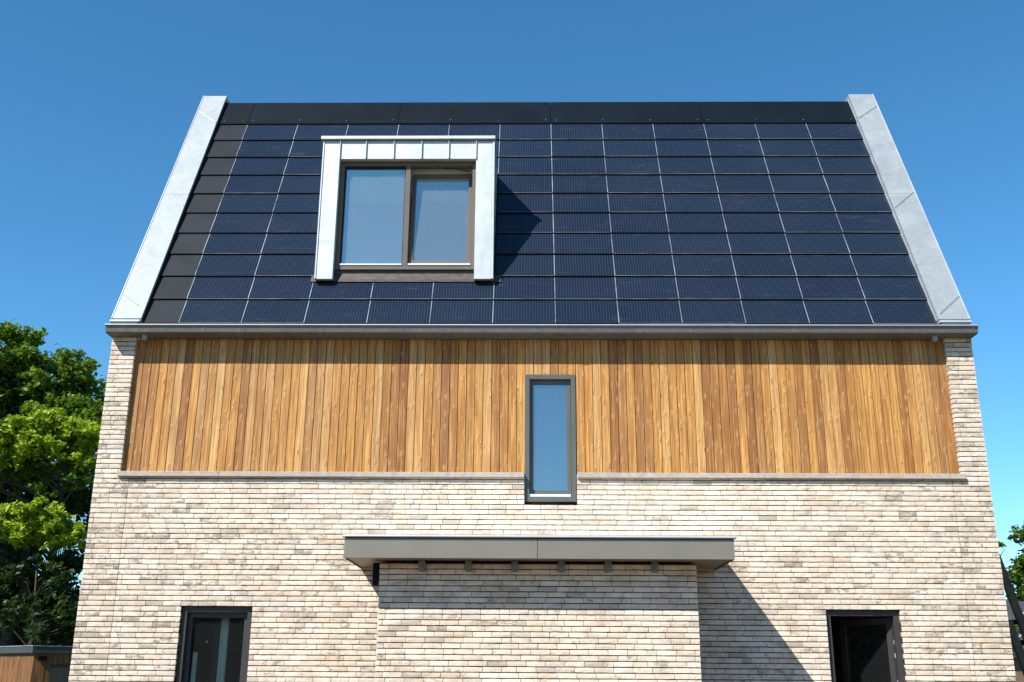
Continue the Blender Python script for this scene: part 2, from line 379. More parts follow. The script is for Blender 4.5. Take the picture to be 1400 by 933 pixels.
def course(x0, x1, z, y, depth, r, pier=0):
    x = x0; first = True; full = .2065; j = .0048
    while x1-x > .012:
        if first: L = full*r.choice([.25, .5, .5, .75, 1.0, .38, .62]); first = False
        else: L = full if r.random() > .10 else full*r.choice([.5, .5, .75])
        L = max(.05, L)
        if x+L+j > x1-.045: L = x1-x
        bricks.append((x, y+r.uniform(-.0022, .0022), z+.0056, L, depth, pier)); x += L+j
JL, JR = -4.862, 5.236                         # movement joints
for k in range(0, 95):
    z = k*CH; z1 = z+HB
    if z1 > 5.745: break
    r = random.Random(1000+k)
    segs = []
    if z < ZS-.075:
        for a, b, p in ((XL, JL-.003, 1), (JL+.003, JR-.003, 0), (JR+.003, XR, 1)):
            cuts = [(a, b)]
            holes = []
            if k < 39: holes += [LW, RW]
            if z1 > 3.62: holes.append((SW[0]-.004, SW[1]+.004))
            for h0, h1 in holes:
                nc = []
                for c0, c1 in cuts:
                    if h1 <= c0 or h0 >= c1: nc.append((c0, c1)); continue
                    if h0 > c0: nc.append((c0, h0))
                    if h1 < c1: nc.append((h1, c1))
                cuts = nc
            segs += [(c0, c1, p) for c0, c1 in cuts]
    else:
        segs = [(XL, -4.985, 1), (5.358, XR, 1)]
    for a, b, p in segs: course(a, b, z, 0, .105, r, p)
    if z1 < 2.83: 
        r = random.Random(5000+k); course(BX0, BX1, z, -BQ, .1, r, 0)
HBX = (2.83-46*CH)
# the 300 that show largest: on the bay, the courses in view from the lowest one up
bayb = [b for b in bricks if b[1] < -.5 and b[2] > 1.56]; bayb.sort(key=lambda b: (round(b[2], 3), b[0]))
single = bayb[:300]; sset = set(single)
pool = {}
rr = random.Random(3)
for b in single:
    key = round(b[3], 3)
    P = pool.setdefault(key, [])
    if len(P) < (48 if abs(key-.2065) < .0021 else 1):
        V, Fc = brick_geo(b[3], HB, b[4], rr); me = bpy.data.meshes.new('brick'); me.from_pydata(V, [], Fc); me.materials.append(M['brick_single']); P.append(me); me_ = me
    else: me_ = rr.choice(P)
    o = link('brick', me_, bay); o.location = (b[0], b[1], b[2])
    t, d = brick_col(rr, 0, b[0], b[2]); o.color = (t[0], t[1], t[2], d[0])
def brick_mass(lst, parent, seed):
    r = random.Random(seed); V = []; Fc = []; T = []; Dd = []; N = []
    for b in lst:
        v, f = brick_geo(b[3], HB, b[4], r); o = len(V)
        V += [(p[0]+b[0], p[1]+b[1], p[2]+b[2]) for p in v]; Fc += [tuple(i+o for i in q) for q in f]
        t, d = brick_col(r, b[5], b[0], b[2]); T.append(t); Dd.append(d); N.append(len(v))
    me = bpy.data.meshes.new('brick_courses'); me.from_pydata(V, [], Fc); me.materials.append(M['brick']); set_attr(me, T, Dd, N)
    o = link('brick_courses', me, parent); o['kind'] = 'stuff'; return o
brick_mass([b for b in bricks if b not in sset and b[1] > -.5], wall, 21)
brick_mass([b for b in bricks if b not in sset and b[1] < -.5], bay, 22)

# --- timber cladding
WX0, WX1 = -4.983, 5.357
cl = B('cladding', M['dark'], H, (-4.99, SW[0], WOODY+.022, WOODY+.25, 3.96, 5.74), (SW[1], 5.365, WOODY+.022, WOODY+.25, 3.96, 5.74), (SW[0], SW[1], WOODY+.022, WOODY+.25, SW[3], 5.74))
nb = 97; pitch = (WX1-WX0)/nb
def board_mesh(h):
    w = pitch-.0060; m = MB(); c = .003
    prof = [(0, .022), (0, c), (c, 0), (w-c, 0), (w, c), (w, .022)]
    b = len(m.v)
    for z in (0, h): m.v += [(x, y, z) for x, y in prof]
    n = len(prof)
    for i in range(n): j = (i+1) % n; m.f.append((b+i, b+j, b+n+j, b+n+i)); m.mi.append(0)
    m.f.append(tuple(range(n-1, -1, -1))); m.f.append(tuple(range(n, 2*n))); m.mi += [0, 0]
    return m.mesh('board', M['wood'])
long_b = board_mesh(5.738-ZS); short_b = board_mesh(5.738-SW[3]-.002)
narrow = {}
r = random.Random(11)
for i in range(nb):
    x = WX0+i*pitch
    if x+pitch < SW[0]+.02 or x > SW[1]-.02: me = long_b; z = ZS
    else: me = short_b; z = SW[3]+.002
    o = link('board', me, cl); o.location = (x+.003, WOODY+r.uniform(-.0012, .0012), z)

# --- stone sill under the cladding
for x0, x1 in ((-5.0, -3.745), (-3.742, SW[0]-.004), (SW[1]+.006, 2.95), (2.953, 5.385)):
    B('sill', M['sill'], H, (x0, x1, -.05, WOODY+.02, ZS-.062, ZS), bevel=.004)

# --- gutter
gx0, gx1 = XL-.012, XR+.006
prof = [(-.232, 5.835), (-.236, 5.829), (-.232, 5.822), (-.226, 5.820), (-.205, 5.752), (-.192, 5.742), (.062, 5.742), (.062, 5.75), (-.188, 5.75), (-.2, 5.758), (-.217, 5.835)]
m = MB(); m.prism(prof, gx0, gx1)
for x in (gx0, gx1-.003): m.prism([(-.226, 5.830), (-.205, 5.753), (.05, 5.753), (-.03, 5.86)], x, x+.003)
gut = m.build('gutter', M['gutter'], H)
m = MB(); m.prism([(-.240+.008*math.cos(t), 5.836+.008*math.sin(t)) for t in [i*math.pi/4 for i in range(8)]], gx0, gx1)
m.build('bead', M['zinc'], gut)
for i in range(22):
    x = gx0+.25+i*.505
    m = MB(); m.prism([(-.2295, 5.822), (-.2085, 5.751), (-.2045, 5.751), (-.2255, 5.822)], x, x+.018); m.box(x, x+.018, -.19, .0, 5.738, 5.7405)
    m.build('clip', M['gutter'], gut)
for x in (-4.835, 5.192):
    m = MB(); m.tube((x, -.10, 5.74), (x, -.10, 5.675), .036, .036, 14); m.tube((x, -.10, 5.69), (x, -.10, 5.683), .0385, .0385, 14)
    m.build('spout', M['zinc_roof'], gut)
B('joint_cover', M['gutter'], gut, (.555, .60, -.20, -.02, 5.7365, 5.7408))

# --- roof: underlay with the dormer hole, then panels
PX, PW, RH = -4.4042, .8028, .4608
DX0, DX1 = -2.765, -.405
m = MB()
def slab(x0, x1, s0, s1, o0=-.14, o1=-.012):
    b = len(m.v); m.v += [rp(x, s, o) for o in (o0, o1) for (x, s) in ((x0, s0), (x1, s0), (x1, s1), (x0, s1))]
    for f in ((0, 3, 2, 1), (4, 5, 6, 7), (0, 1, 5, 4), (1, 2, 6, 5), (2, 3, 7, 6), (3, 0, 4, 7)): m.f.append(tuple(b+i for i in f)); m.mi.append(0)
RX0, RX1 = -4.90, 5.24
slab(RX0, DX0+.06, -.02, 5.2); slab(DX1-.06, RX1, -.02, 5.2); slab(DX0+.06, DX1-.06, -.02, .9); slab(DX0+.06, DX1-.06, 3.2, 5.2)
# far side of the roof
ry = YR+5.2*CS
m.prism([(ry+.02, ZR+5.2*SN-.02), (Dp+.1, 5.80), (Dp+.1, 5.70), (ry-.02, ZR+5.2*SN-.24)], RX0, RX1)
roof = m.build('roof', M['dark'], H)
def plate_mesh(w, name, mats, length=.497, th=.007, strip=True, lip=True):
    m = MB()
    m.box(.002, w-.002, .0, length, -th, 0)
    m.box(.002, w-.002, -.003, -.0002, -.020, -.001, mi=2)  # black skirt stands for the shadow line under each row
    if lip: m.box(.002, w-.002, -.0030, .0008, .0002, .0018, mi=1)
    if strip: m.box(w-.0038, w+.0038, .004, .456, -.006, .0025, mi=1)
    return m.mesh(name, mats)
pm = plate_mesh(PW, 'solar_panel', [M['solar'], M['alu'], M['dark']]); pm_last = plate_mesh(PW, 'solar_panel', [M['solar'], M['alu'], M['dark']], strip=False)
pm_dull = plate_mesh(PW, 'solar_panel', [M['solar'], M['alu'], M['dark']], lip=False)
fw = PX-(-4.868); fm = plate_mesh(fw, 'roof_plate', [M['tile'], M['alu'], M['dark']], lip=False)
LIFT = .030; tilt = math.atan2(LIFT-.007, RH)
r = random.Random(5)
def place_plate(me, name, x, row):
    o = link(name, me, roof)
    o.matrix_local = Matrix.Translation(rp(x, row*RH+.003, LIFT+r.uniform(-.0015, .0015))) @ Matrix.Rotation(TH-tilt+r.uniform(-.0012, .0012), 4, 'X') @ Matrix.Rotation(r.uniform(-.0006, .0006), 4, 'Z')
    return o
for row in range(10):
    place_plate(fm, 'roof_plate', -4.868, row)
    for c in range(12):
        if c in (2, 3, 4) and 2 <= row <= 6: continue
        place_plate(pm_last if c == 11 else (pm_dull if (c < 2 and r.random() < .45) or r.random() < .3 else pm), 'solar_panel', PX+c*PW, row)
# ridge flashing
rx = [-4.868, -4.409, -2.016, .410, 2.815, 5.232]
for a, b in zip(rx[:-1], rx[1:]):
    m = MB(); g = .004
    P = [rp(a+g, 4.600, .030), rp(b-g, 4.600, .030), rp(b-g, 5.238, .014), rp(a+g, 5.238, .014)]
    Q = [rp(a+g, 4.600, .012), rp(b-g, 4.600, .012), rp(b-g, 5.238, -.01), rp(a+g, 5.238, -.01)]
    m.quad(*P); m.quad(*reversed(Q))
    for i in range(4): j = (i+1) % 4; m.quad(Q[i], Q[j], P[j], P[i])
    m.quad(P[3], P[2], (P[2][0], P[2][1]+.16, P[2][2]-.005), (P[3][0], P[3][1]+.16, P[3][2]-.005))
    m.build('ridge_flashing', M['ridge'], roof)
    n = max(2, round((b-a)/.8)+1)
    for i in range(n):
        x = a+.08+(b-a-.16)*i/(n-1); s = 4.68 if i % 2 == 0 or b-a < 1 else 4.70
        p0 = Vector(rp(x, s, .026)); p1 = Vector(rp(x, s, .0335)); m = MB(); m.tube(p0, p1, .008, .006, 8); m.build('screw', M['alu'], roof)

# --- verge caps (parapet gables dressed in galvanised sheet)
def verge(x0, x1, inner_left, seams):
    h = .085; m = MB()
    s0, s1 = .03, 5.335
    b = len(m.v)
    def pt(x, s, o): return rp(x, s, o)
    P = [pt(x0, s0, h), pt(x1, s0, h), pt(x1, s1, h), pt(x0, s1, h)]; Q = [pt(x0, s0, -.16), pt(x1, s0, -.16), pt(x1, s1, -.16), pt(x0, s1, -.16)]
    m.quad(*P); m.quad(*reversed(Q))
    for i in range(4): j = (i+1) % 4; m.quad(Q[i], Q[j], P[j], P[i])
    # level top and far slope of the parapet
    t0, t1 = P[3], P[2]
    m.prism([(t0[1]-.001, t0[2]-.001), (t0[1]+.20, t0[2]-.002), (Dp+.12, 5.86), (Dp+.02, 5.70), (t0[1]+.03, t0[2]-.35)], x0+.001, x1-.001)
    v = m.build('verge_cap', M['zinc_roof'], H, bevel=.004)
    # turned-down outer edge and upstand inside
    xo, xi = (x1, x0) if inner_left else (x0, x1)
    m = MB(); sg = 1 if inner_left else -1
    for x, o0, o1, w in ((xo, h-.05, h+.008, .008*sg),):
        a, b_ = sorted((x-w*.2, x+w))
        P = [pt(a, s0, o1), pt(b_, s0, o1), pt(b_, s1, o1), pt(a, s1, o1)]; Q = [pt(a, s0, o0), pt(b_, s0, o0), pt(b_, s1, o0), pt(a, s1, o0)]
        m.quad(*P); m.quad(*reversed(Q))
        for i in range(4): j = (i+1) % 4; m.quad(Q[i], Q[j], P[j], P[i])
    m.build('drip_edge', M['zinc'], v)
    m = MB(); a, b_ = (xi-.014, xi-.011) if inner_left else (xi+.011, xi+.014)
    P = [pt(a, s0+.01, .052), pt(b_, s0+.01, .052), pt(b_, s1-.1, .052), pt(a, s1-.1, .052)]; Q = [pt(a, s0+.01, -.0), pt(b_, s0+.01, -.0), pt(b_, s1-.1, -.0), pt(a, s1-.1, -.0)]
    m.quad(*P); m.quad(*reversed(Q))
    for i in range(4): j = (i+1) % 4; m.quad(Q[i], Q[j], P[j], P[i])
    m.build('flashing', M['zinc'] if inner_left else M['dark'], v)  # left upstand coloured black for its shaded side, sunlit right one zinc
    for (xa, sa), (xb, sb) in seams:
        A = Vector(rp(xa, sa, h)); Bv = Vector(rp(xb, sb, h)); n = Vector((0, -SN, CS)); d = (Bv-A).normalized(); w = d.cross(n)*.009
        m = MB(); hgt = n*.012; lo = -n*.004
        m.quad(A-w+lo, Bv-w+lo, Bv-w+hgt, A-w+hgt); m.quad(A+w+lo, Bv+w+lo, Bv+w+hgt*.2, A+w+hgt*.2); m.quad(A-w+hgt, Bv-w+hgt, Bv+w+hgt*.2, A+w+hgt*.2)
        m.quad(A-w+lo, A+w+lo, A+w+hgt*.2, A-w+hgt); m.quad(Bv-w+lo, Bv+w+lo, Bv+w+hgt*.2, Bv-w+hgt)
        m.build('seam', M['zinc_roof'], v)
    for s in (2.68,):       # sheet joint straight across
        m = MB(); A = rp(x0+.004, s, h+.0015); m.quad(rp(x0+.004, s, h+.002), rp(x1-.004, s, h+.002), rp(x1-.004, s-.02, h+.0025), rp(x0+.004, s-.02, h+.0025)); m.quad(rp(x0+.004, s-.02, h+.0025), rp(x1-.004, s-.02, h+.0025), rp(x1-.004, s-.021, h-.001), rp(x0+.004, s-.021, h-.001))
        m.build('sheet_joint', M['zinc_roof'], v)
    # folded foot above the gutter
    m = MB(); m.box(x0-.006, x1+.006, -.238, -.150, 5.878, 5.906); m.box(x0+.02, x1-.03, -.215, -.10, 5.838, 5.880)
    m.build('foot_fold', M['zinc'], v, bevel=.003)
    return v
verge(-5.252, -4.878, False, [((-5.24, 4.89), (-4.89, 4.54)), ((-5.24, 2.70), (-4.89, 2.38)), ((-5.24, .49), (-4.98, .27))])
verge(5.235, 5.622, True, [((5.25, 4.63), (5.61, 4.97)), ((5.25, 2.32), (5.61, 2.69)), ((5.28, .12), (5.61, .45))])

# --- dormer
DY = .15; FY0 = .245
zt = 8.64
def roof_y(z): return YR+(z-ZR)/math.tan(TH)
m = MB()
for x0, x1 in ((DX0, DX0+.05), (DX1-.05, DX1)):      # cheeks
    P = [(DY+.012, 6.604), (DY+.012, zt), (roof_y(zt)+.1, zt), (roof_y(6.604)+.1, 6.604)]; m.prism(P, x0, x1)
m.prism([(DY+.012, zt), (DY+.012, zt+.02), (roof_y(zt)+.16, zt+.08), (roof_y(zt)+.16, zt-.02)], DX0, DX1)       # roof
m.box(DX0+.05, DX1-.05, DY+.02, DY+.09, 8.372, zt-.001)                                            # lintel
dm = m.build('dormer', M['zinc'], H)
# inner lining
B('lining', M['white'], dm, (DX0+.051, DX0+.09, DY+.21, 1.9, 6.5, 8.50), (DX1-.09, DX1-.051, DY+.21, 1.9, 6.5, 8.50), (DX0+.051, DX1-.051, DY+.21, 1.9, 8.50, 8.54),
  (DX0+.051, DX1-.051, 1.9, 1.96, 5.73, 8.6), (DX0+.051, DX1-.051, .52, .56, 5.73, 6.76))
B('added_pale_panel', M['white'], dm, (-2.50, -.68, FY0+.20, FY0+.205, 7.86, 8.36))  # white panel added to lighten the upper part of the panes
# front sheets: posts and header trays with standing seams
for x0, x1 in ((-2.748, -2.529), (-.655, -.432)):
    B('front_sheet', M['zinc'], dm, (x0, x1, DY, DY+.10, 6.606, 8.640), bevel=.003)
for x0, x1 in ((-2.768, -2.7485), (-.4315, -.400)):
    B('corner_fold', M['zinc'], dm, (x0, x1, DY-.012, DY+.05, 6.606, 8.640), bevel=.003)
sx = [-2.529, -2.171, -1.787, -1.404, -1.031, -.655]
for a, b in zip(sx[:-1], sx[1:]):
    B('header_sheet', M['zinc'], dm, (a+.004, b-.004, DY+.002, DY+.019, 8.368, 8.640), bevel=.002)
for x in sx: B('standing_seam', M['zinc'], dm, (x-.0045, x+.0045, DY-.022, DY+.02, 8.366 if x not in (sx[0], sx[-1]) else 8.36, 8.655), bevel=.002)
B('lip', M['zinc'], dm, (-2.795, -.392, DY-.045, DY+.12, 8.652, 8.700), bevel=.004)
B('drip', M['gutter'], dm, (-2.78, -.402, DY-.012, DY+.1, 8.641, 8.6515))
for z in (7.1, 7.55, 8.0): B('cheek_seam', M['zinc'], dm, (DX1+.0005, DX1+.010, DY+.06, roof_y(z)+.02, z, z+.008))
B('flashing', M['gutter'], dm, (DX1+.001, DX1+.012, DY+.06, DY+.075, 6.62, 8.62))
# black plates under the posts, standing for shade beneath the overhang
for x0, x1 in ((-2.74, -2.53), (-.65, -.44)): B('post_shade_plate', M['gasket'], dm, (x0, x1, DY+.004, DY+.13, 6.588, 6.6055))
# window frame
FY = .245; f0, f1, fz0, fz1 = -2.525, -.658, 6.776, 8.366
m = MB(); 
m.box(f0, f0+.055, FY, FY+.09, fz0, fz1); m.box(f1-.048, f1, FY, FY+.09, fz0, fz1); m.box(f0+.055, f1-.048, FY, FY+.09, fz1-.05, fz1); m.box(f0+.055, f1-.048, FY, FY+.09, fz0, fz0+.062); m.box(-1.625, -1.556, FY+.001, FY+.089, fz0+.062, fz1-.05)
wf = m.build('window_frame', M['frame_brown'], dm, bevel=.003)
B('reveal', M['gasket'], dm, (-2.529, -2.525, DY+.10, FY+.1, 6.62, 8.37), (-.658, -.6545, DY+.10, FY+.1, 6.62, 8.37), (-2.525, -.658, DY+.092, FY+.09, 8.3665, 8.3715))  # black colour puts the shade of the recess into these faces
def pane(name, mat, parent, x0, x1, y, z0, z1):
    return B(name, mat, parent, (x0, x1, y, y+.006, z0, z1))
pane('pane', M['glass_dormer'], dm, -2.472, -1.624, FY+.06, 6.836, 8.318)
B('gasket', M['gasket'], dm, (-2.47, -2.452, FY+.035, FY+.058, 6.838, 8.316), (-1.638, -1.6252, FY+.035, FY+.058, 6.838, 8.316), (-2.452, -1.638, FY+.035, FY+.058, 8.290, 8.3158))
B('sill_strip', M['strip'], dm, (-2.46, -1.632, FY-.010, FY+.05, 6.8385, 6.858)); B('sill_strip', M['strip'], dm, (-1.548, -.712, FY-.010, FY+.05, 6.8385, 6.862))
# tilted sash (top leans into the room)
T = Matrix.Translation((0, FY+.05, 6.875)) @ Matrix.Rotation(-math.radians(5.0), 4, 'X')
sx0, sx1, sh = -1.552, -.710, 1.40
m = MB(); w = .058
m.box(sx0, sx0+w, 0, .055, 0, sh, mat=T); m.box(sx1-w, sx1, 0, .055, 0, sh, mat=T); m.box(sx0+w, sx1-w, 0, .055, 0, w, mat=T); m.box(sx0+w, sx1-w, 0, .055, sh-w, sh, mat=T)
m.build('sash', M['frame_brown'], dm, bevel=.003)
m = MB(); m.box(sx0+w-.004, sx1-w+.004, .03, .036, w-.004, sh-w+.004, mat=T); m.build('pane', M['glass_dormer'], dm)
m = MB(); m.tube((-.93, FY+.07, 8.296), (-.76, FY+.12, 8.285), .006, .006, 6); m.tube((-1.1, FY+.06, 8.30), (-.93, FY+.07, 8.296), .006, .006, 6); m.build('stay_arm', M['gasket'], dm)
# apron flashing below the window, lying on the panels
m = MB(); a0, a1 = -2.56, -.63
pts = [(FY-.004, 6.772), (FY+.02, 6.772), (YR+.835*CS+.03, ZR+.835*SN-.02), (YR+.835*CS-.034*SN, ZR+.835*SN+.034*CS), (YR+.98*CS-.05*SN, ZR+.98*SN+.05*CS)]
m.prism(pts, a0, a1); m.build('apron', M['apron'], dm)
m = MB()
P = [rp(-2.83, .80, .031), rp(-.30, .80, .031), rp(-.30, .93, .034), rp(-2.83, .93, .034)]; m.quad(*P); Q = [rp(-2.83, .80, .022), rp(-.30, .80, .022), rp(-.30, .93, .022), rp(-2.83, .93, .022)]; m.quad(*reversed(Q))
for i in range(4): j = (i+1) % 4; m.quad(Q[i], Q[j], P[j], P[i])
m.build('apron_foot', M['apron'], dm)

# --- slim window: metal box frame standing proud of boards and brick
def E(name, loc=(0, 0, 0)):
    o = link(name, None, H); return o
x0, x1, z0, z1 = SW
m = MB(); d0, d1 = .050, .22
m.box(x0, x0+.060, d0, d1, z0, z1); m.box(x1-.060, x1, d0, d1, z0, z1); m.box(x0+.06, x1-.06, d0, d1, z1-.06, z1); m.box(x0+.06, x1-.06, d0, d1, z0, z0+.062)
sw = m.build('slim_window', M['frame_grey'], H, bevel=.002)
ix0, ix1, iz0, iz1 = x0+.06, x1-.06, z0+.062, z1-.06
m = MB(); w = .052
m.box(ix0+.002, ix0+w, .105, .165, iz0+.034, iz1-.002); m.box(ix1-w, ix1-.002, .105, .165, iz0+.034, iz1-.002); m.box(ix0+w, ix1-w, .105, .165, iz1-w, iz1-.002); m.box(ix0+w, ix1-w, .105, .165, iz0+.034, iz0+.085)
m.build('sash', M['frame_grey'], sw, bevel=.002)
pane('pane', M['glass_blue'], sw, ix0+w-.004, ix1-w+.004, .130, iz0+.08, iz1-w+.004)
B('sill_strip', M['strip'], sw, (ix0+.004, ix1-.012, .060, .103, iz0+.001, iz0+.032))
B('curtain', M['blind'], sw, (ix0-.1, ix1+.1, .42, .44, z0-.3, z1+.1))

# --- ground floor windows
def low_window(name, x0, x1, top):
    m = MB(); w = .066; y0, y1 = .054, .30
    m.box(x0+.001, x0+w, y0, y1, .25, top-.001); m.box(x1-w, x1-.001, y0, y1, .25, top-.001); m.box(x0+w, x1-w, y0, y1, top-w, top-.001); m.box(x0+w, x1-w, y0, y1, .25, .33)
    return m.build(name, M['frame_black'], H, bevel=.002)
lw = low_window('window', LW[0], LW[1], WH)
a, b, zt2 = LW[0]+.066, LW[1]-.066, WH-.066
m = MB(); w = .05
m.box(a+.001, a+w, .12, .18, .331, zt2-.001); m.box(b-w, b-.001, .12, .18, .331, zt2-.001); m.box(a+w, b-w, .12, .18, zt2-w-.01, zt2-.001); m.box(a+w, b-w, .12, .18, .331, .38)
m.build('sash', M['frame_black'], lw, bevel=.002)
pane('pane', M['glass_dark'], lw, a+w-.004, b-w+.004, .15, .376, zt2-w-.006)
m = MB()                                       # pale curtain folds added for the sunlit strip in the room behind
for i in range(3): m.tube((-3.655+i*.03, .40+.01*(i % 2), .12), (-3.655+i*.03, .40+.01*(i % 2), 2.6), .02, .02, 8)
m.build('curtain', M['blind'], lw)
B('lit_strip_panel', M['blind'], lw, (-3.935, -3.885, .235, .26, .34, 1.86))  # pale panel, cut off at the top to stand for a sun patch
B('wall_cabinet', M['room'], lw, (-3.86, -3.76, .75, .95, .12, 2.4))
rw = low_window('window', RW[0], RW[1], WH)
a, b = RW[0]+.066, RW[1]-.066
T = Matrix.Translation((b-.004, .16, 0)) @ Matrix.Rotation(math.radians(-52), 4, 'Z')       # casement opened inward, hinged by the right jamb
L = b-a-.01; m = MB(); w = .075
m.box(-L, -L+w, 0, .06, .34, zt2-.012, mat=T); m.box(-w, 0, 0, .06, .34, zt2-.012, mat=T); m.box(-L+w, -w, 0, .06, zt2-.012-w, zt2-.012, mat=T); m.box(-L+w, -w, 0, .06, .34, .42, mat=T)
m.build('open_sash', M['frame_black'], rw, bevel=.002)
m = MB(); m.box(-L+w-.004, -w+.004, .025, .031, .416, zt2-w-.008, mat=T); m.build('pane', M['glass_dark'], rw)
m = MB()
for z in (1.1, 1.55, 1.85, 2.0): m.tube((b+.001, .125, z), (b+.001, .125, z+.05), .009, .009, 8)
m.build('hinge', M['alu'], rw)

# --- porch canopy
CX0, CX1, CY, CZ0, CZ1 = -1.935, 2.300, -1.2415, 2.829, 3.045
m = MB(); m.box(CX0+.006, CX1-.006, CY+.01, -.004, CZ0+.016, CZ1-.002)
can = m.build('canopy', M['soffit'], H)
for a, b in ((CX0, .1685), (.1735, CX1)):
    m = MB(); m.box(a, b, CY-.004, CY+.008, CZ0, CZ1-.006); m.box(a, b, CY+.0085, CY+.03, CZ0, CZ0+.004); m.build('fascia_panel', M['canopy'], can, bevel=.0012)
for x in (CX0-.003, CX1-.006):
    B('end_panel', M['canopy'], can, (x, x+.009, CY+.0085, -.006, CZ0, CZ1-.006))
B('shadow_gap', M['gasket'], can, (CX0+.002, CX1-.002, CY+.002, -.006, CZ1-.0058, CZ1+.006))
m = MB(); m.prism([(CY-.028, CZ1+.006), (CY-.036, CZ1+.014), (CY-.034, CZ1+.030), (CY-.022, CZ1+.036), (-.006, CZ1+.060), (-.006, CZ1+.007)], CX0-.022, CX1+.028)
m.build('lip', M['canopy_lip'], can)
for i in range(6):
    x = -1.117+i*.519
    m = MB(); m.box(x-.038, x+.038, -BQ-.075, -BQ-.004, 2.730, CZ0+.015); m.box(x-.030, x+.030, -BQ-.068, -BQ-.012, 2.722, 2.7298)
    m.build('bracket', M['bracket'], can, bevel=.003)

lamp = thing('wall_fixture', 'slim upright black box fixed to the side of the brick bay under the canopy', 'fixture', (-1.64, -.70, 2.575))
B('fixture_body', M['black'], lamp, (-1.684, BX0-.004, -.755, -.665, 2.572, 2.826), bevel=.004)
B('mounting_plate', M['black'], lamp, (-1.599, BX0+.004, -.745, -.675, 2.60, 2.80))

# ================================================================== shed
C0 = at(47, 893, 10.0)
sh = thing('shed', 'low flat-roofed timber shed beside the house under the trees', 'shed', (C0.x, 10.0, 0))
zc = C0.z
ang_r = math.radians(38); ang_l = math.radians(180-40)
ur = Vector((math.cos(ang_r), math.sin(ang_r), 0)); ul = Vector((math.cos(ang_l), math.sin(ang_l), 0)); c0 = Vector((C0.x, 10.0, 0))
def wallquad(m, A, Bv, z0, z1, th=.08):
    d = (Bv-A).normalized(); n = Vector((-d.y, d.x, 0)); 
    if n.y < 0: n = -n
    v = [A, Bv, Bv+n*th, A+n*th]
    b = len(m.v); m.v += [(p.x, p.y, z0) for p in v]+[(p.x, p.y, z1) for p in v]
    for f in ((0, 3, 2, 1), (4, 5, 6, 7), (0, 1, 5, 4), (1, 2, 6, 5), (2, 3, 7, 6), (3, 0, 4, 7)): m.f.append(tuple(b+i for i in f)); m.mi.append(0)
LR, LL = 1.02, 4.0
m = MB(); bw = .12; r = random.Random(8)
for u, L_ in ((ur, LR), (ul, LL)):
    n = int(L_/bw)
    for i in range(n):
        off = Vector((u.y, -u.x, 0))*r.uniform(0, .006); off = off if off.y < 0 else -off
        A = c0+u*(i*bw+.004)+off; Bv = c0+u*((i+1)*bw-.004)+off; wallquad(m, A, Bv, 0, zc)
e1 = c0+ur*LR; e2 = c0+ul*LL; e3 = e1+ul*LL
wallquad(m, e1-ur*.05, e3, 0, zc); wallquad(m, e3, e2, 0, zc)
m.build('shed_wall', M['shed_wood'], sh)
m = MB(); k = .07
P = [c0+Vector((0, -.1, 0)), e1+(ur-ul)*k, e3+(ur+ul)*k, e2+(ul-ur)*k]
b0 = len(m.v); m.v += [(p.x, p.y, zc+.002) for p in P]+[(p.x, p.y, zc+.135) for p in P]
for f in ((0, 3, 2, 1), (4, 5, 6, 7), (0, 1, 5, 4), (1, 2, 6, 5), (2, 3, 7, 6), (3, 0, 4, 7)): m.f.append(tuple(b0+i for i in f)); m.mi.append(0)
sr = m.build('shed_roof', M['shed_roof'], sh)
m = MB(); b0 = 0; Q = [c0+Vector((0, -.12, 0)), e1+(ur-ul)*(k+.015), e3+(ur+ul)*(k+.015), e2+(ul-ur)*(k+.015)]
m.v += [(p.x, p.y, zc+.137) for p in Q]+[(p.x, p.y, zc+.152) for p in Q]
for f in ((0, 3, 2, 1), (4, 5, 6, 7), (0, 1, 5, 4), (1, 2, 6, 5), (2, 3, 7, 6), (3, 0, 4, 7)): m.f.append(f); m.mi.append(0)
m.build('roof_trim', M['alu'], sr)
nr = Vector((ur.y, -ur.x, 0)); m = MB(); A = c0+ur*.36+nr*.02; wallquad(m, A, A+ur*.52, .9, zc-.22, .06); m.build('shed_window', M['frame_black'], sh)
m = MB(); A = c0+ur*.10+nr*.05; wallquad(m, A, A+ur*.15, zc-.145, zc-.06, .06); m.build('wall_light', M['black'], sh)

# ================================================================== neighbour on the other side
N0 = at(1376, 822, 14.0)
nh = thing('neighbour_house', 'dark slate-roofed house seen past the edge of the brick house', 'house', (N0.x+4, 16, 0))
zr_ = N0.z; ze = 2.1
m = MB(); m.prism([(12.4, ze), (14.0, zr_), (17.5, zr_), (19.0, ze)], N0.x-.6, N0.x+9); m.build('neighbour_roof', M['slate'], nh)
B('neighbour_wall', M['beam'], nh, (N0.x-.4, N0.x+8.8, 12.6, 18.8, 0, ze-.004))
for px, py in ((1397, 839), (1394, 869)):      # bright metal roof hooks
    p = at(px, py, 12.9); m = MB(); m.tube((p.x-.07, 12.86, p.z-.05), (p.x+.12, 12.86, p.z+.07), .009, .009, 6)
    m.build('roof_hook', M['strip'], nh)
tf = thing('timber_frame', 'brown sloping timber beams with black crossbars behind the brick gable', 'timber frame', (8.4, 6.0, 0))
def beam(pa, pb, Y, w, mat, name):
    a = at(*pa, Y); b = at(*pb, Y); d = (b-a).normalized(); n = Vector((d.z, 0, -d.x)); m = MB(); e = .05
    V = [a+n*w/2, b+n*w/2, b-n*w/2, a-n*w/2]; b0 = 0
    m.v += [(p.x, Y-e, p.z) for p in V]+[(p.x, Y+e, p.z) for p in V]
    for f in ((0, 3, 2, 1), (4, 5, 6, 7), (0, 1, 5, 4), (1, 2, 6, 5), (2, 3, 7, 6), (3, 0, 4, 7)): m.f.append(f); m.mi.append(0)
    return m.build(name, mat, tf, bevel=.006)
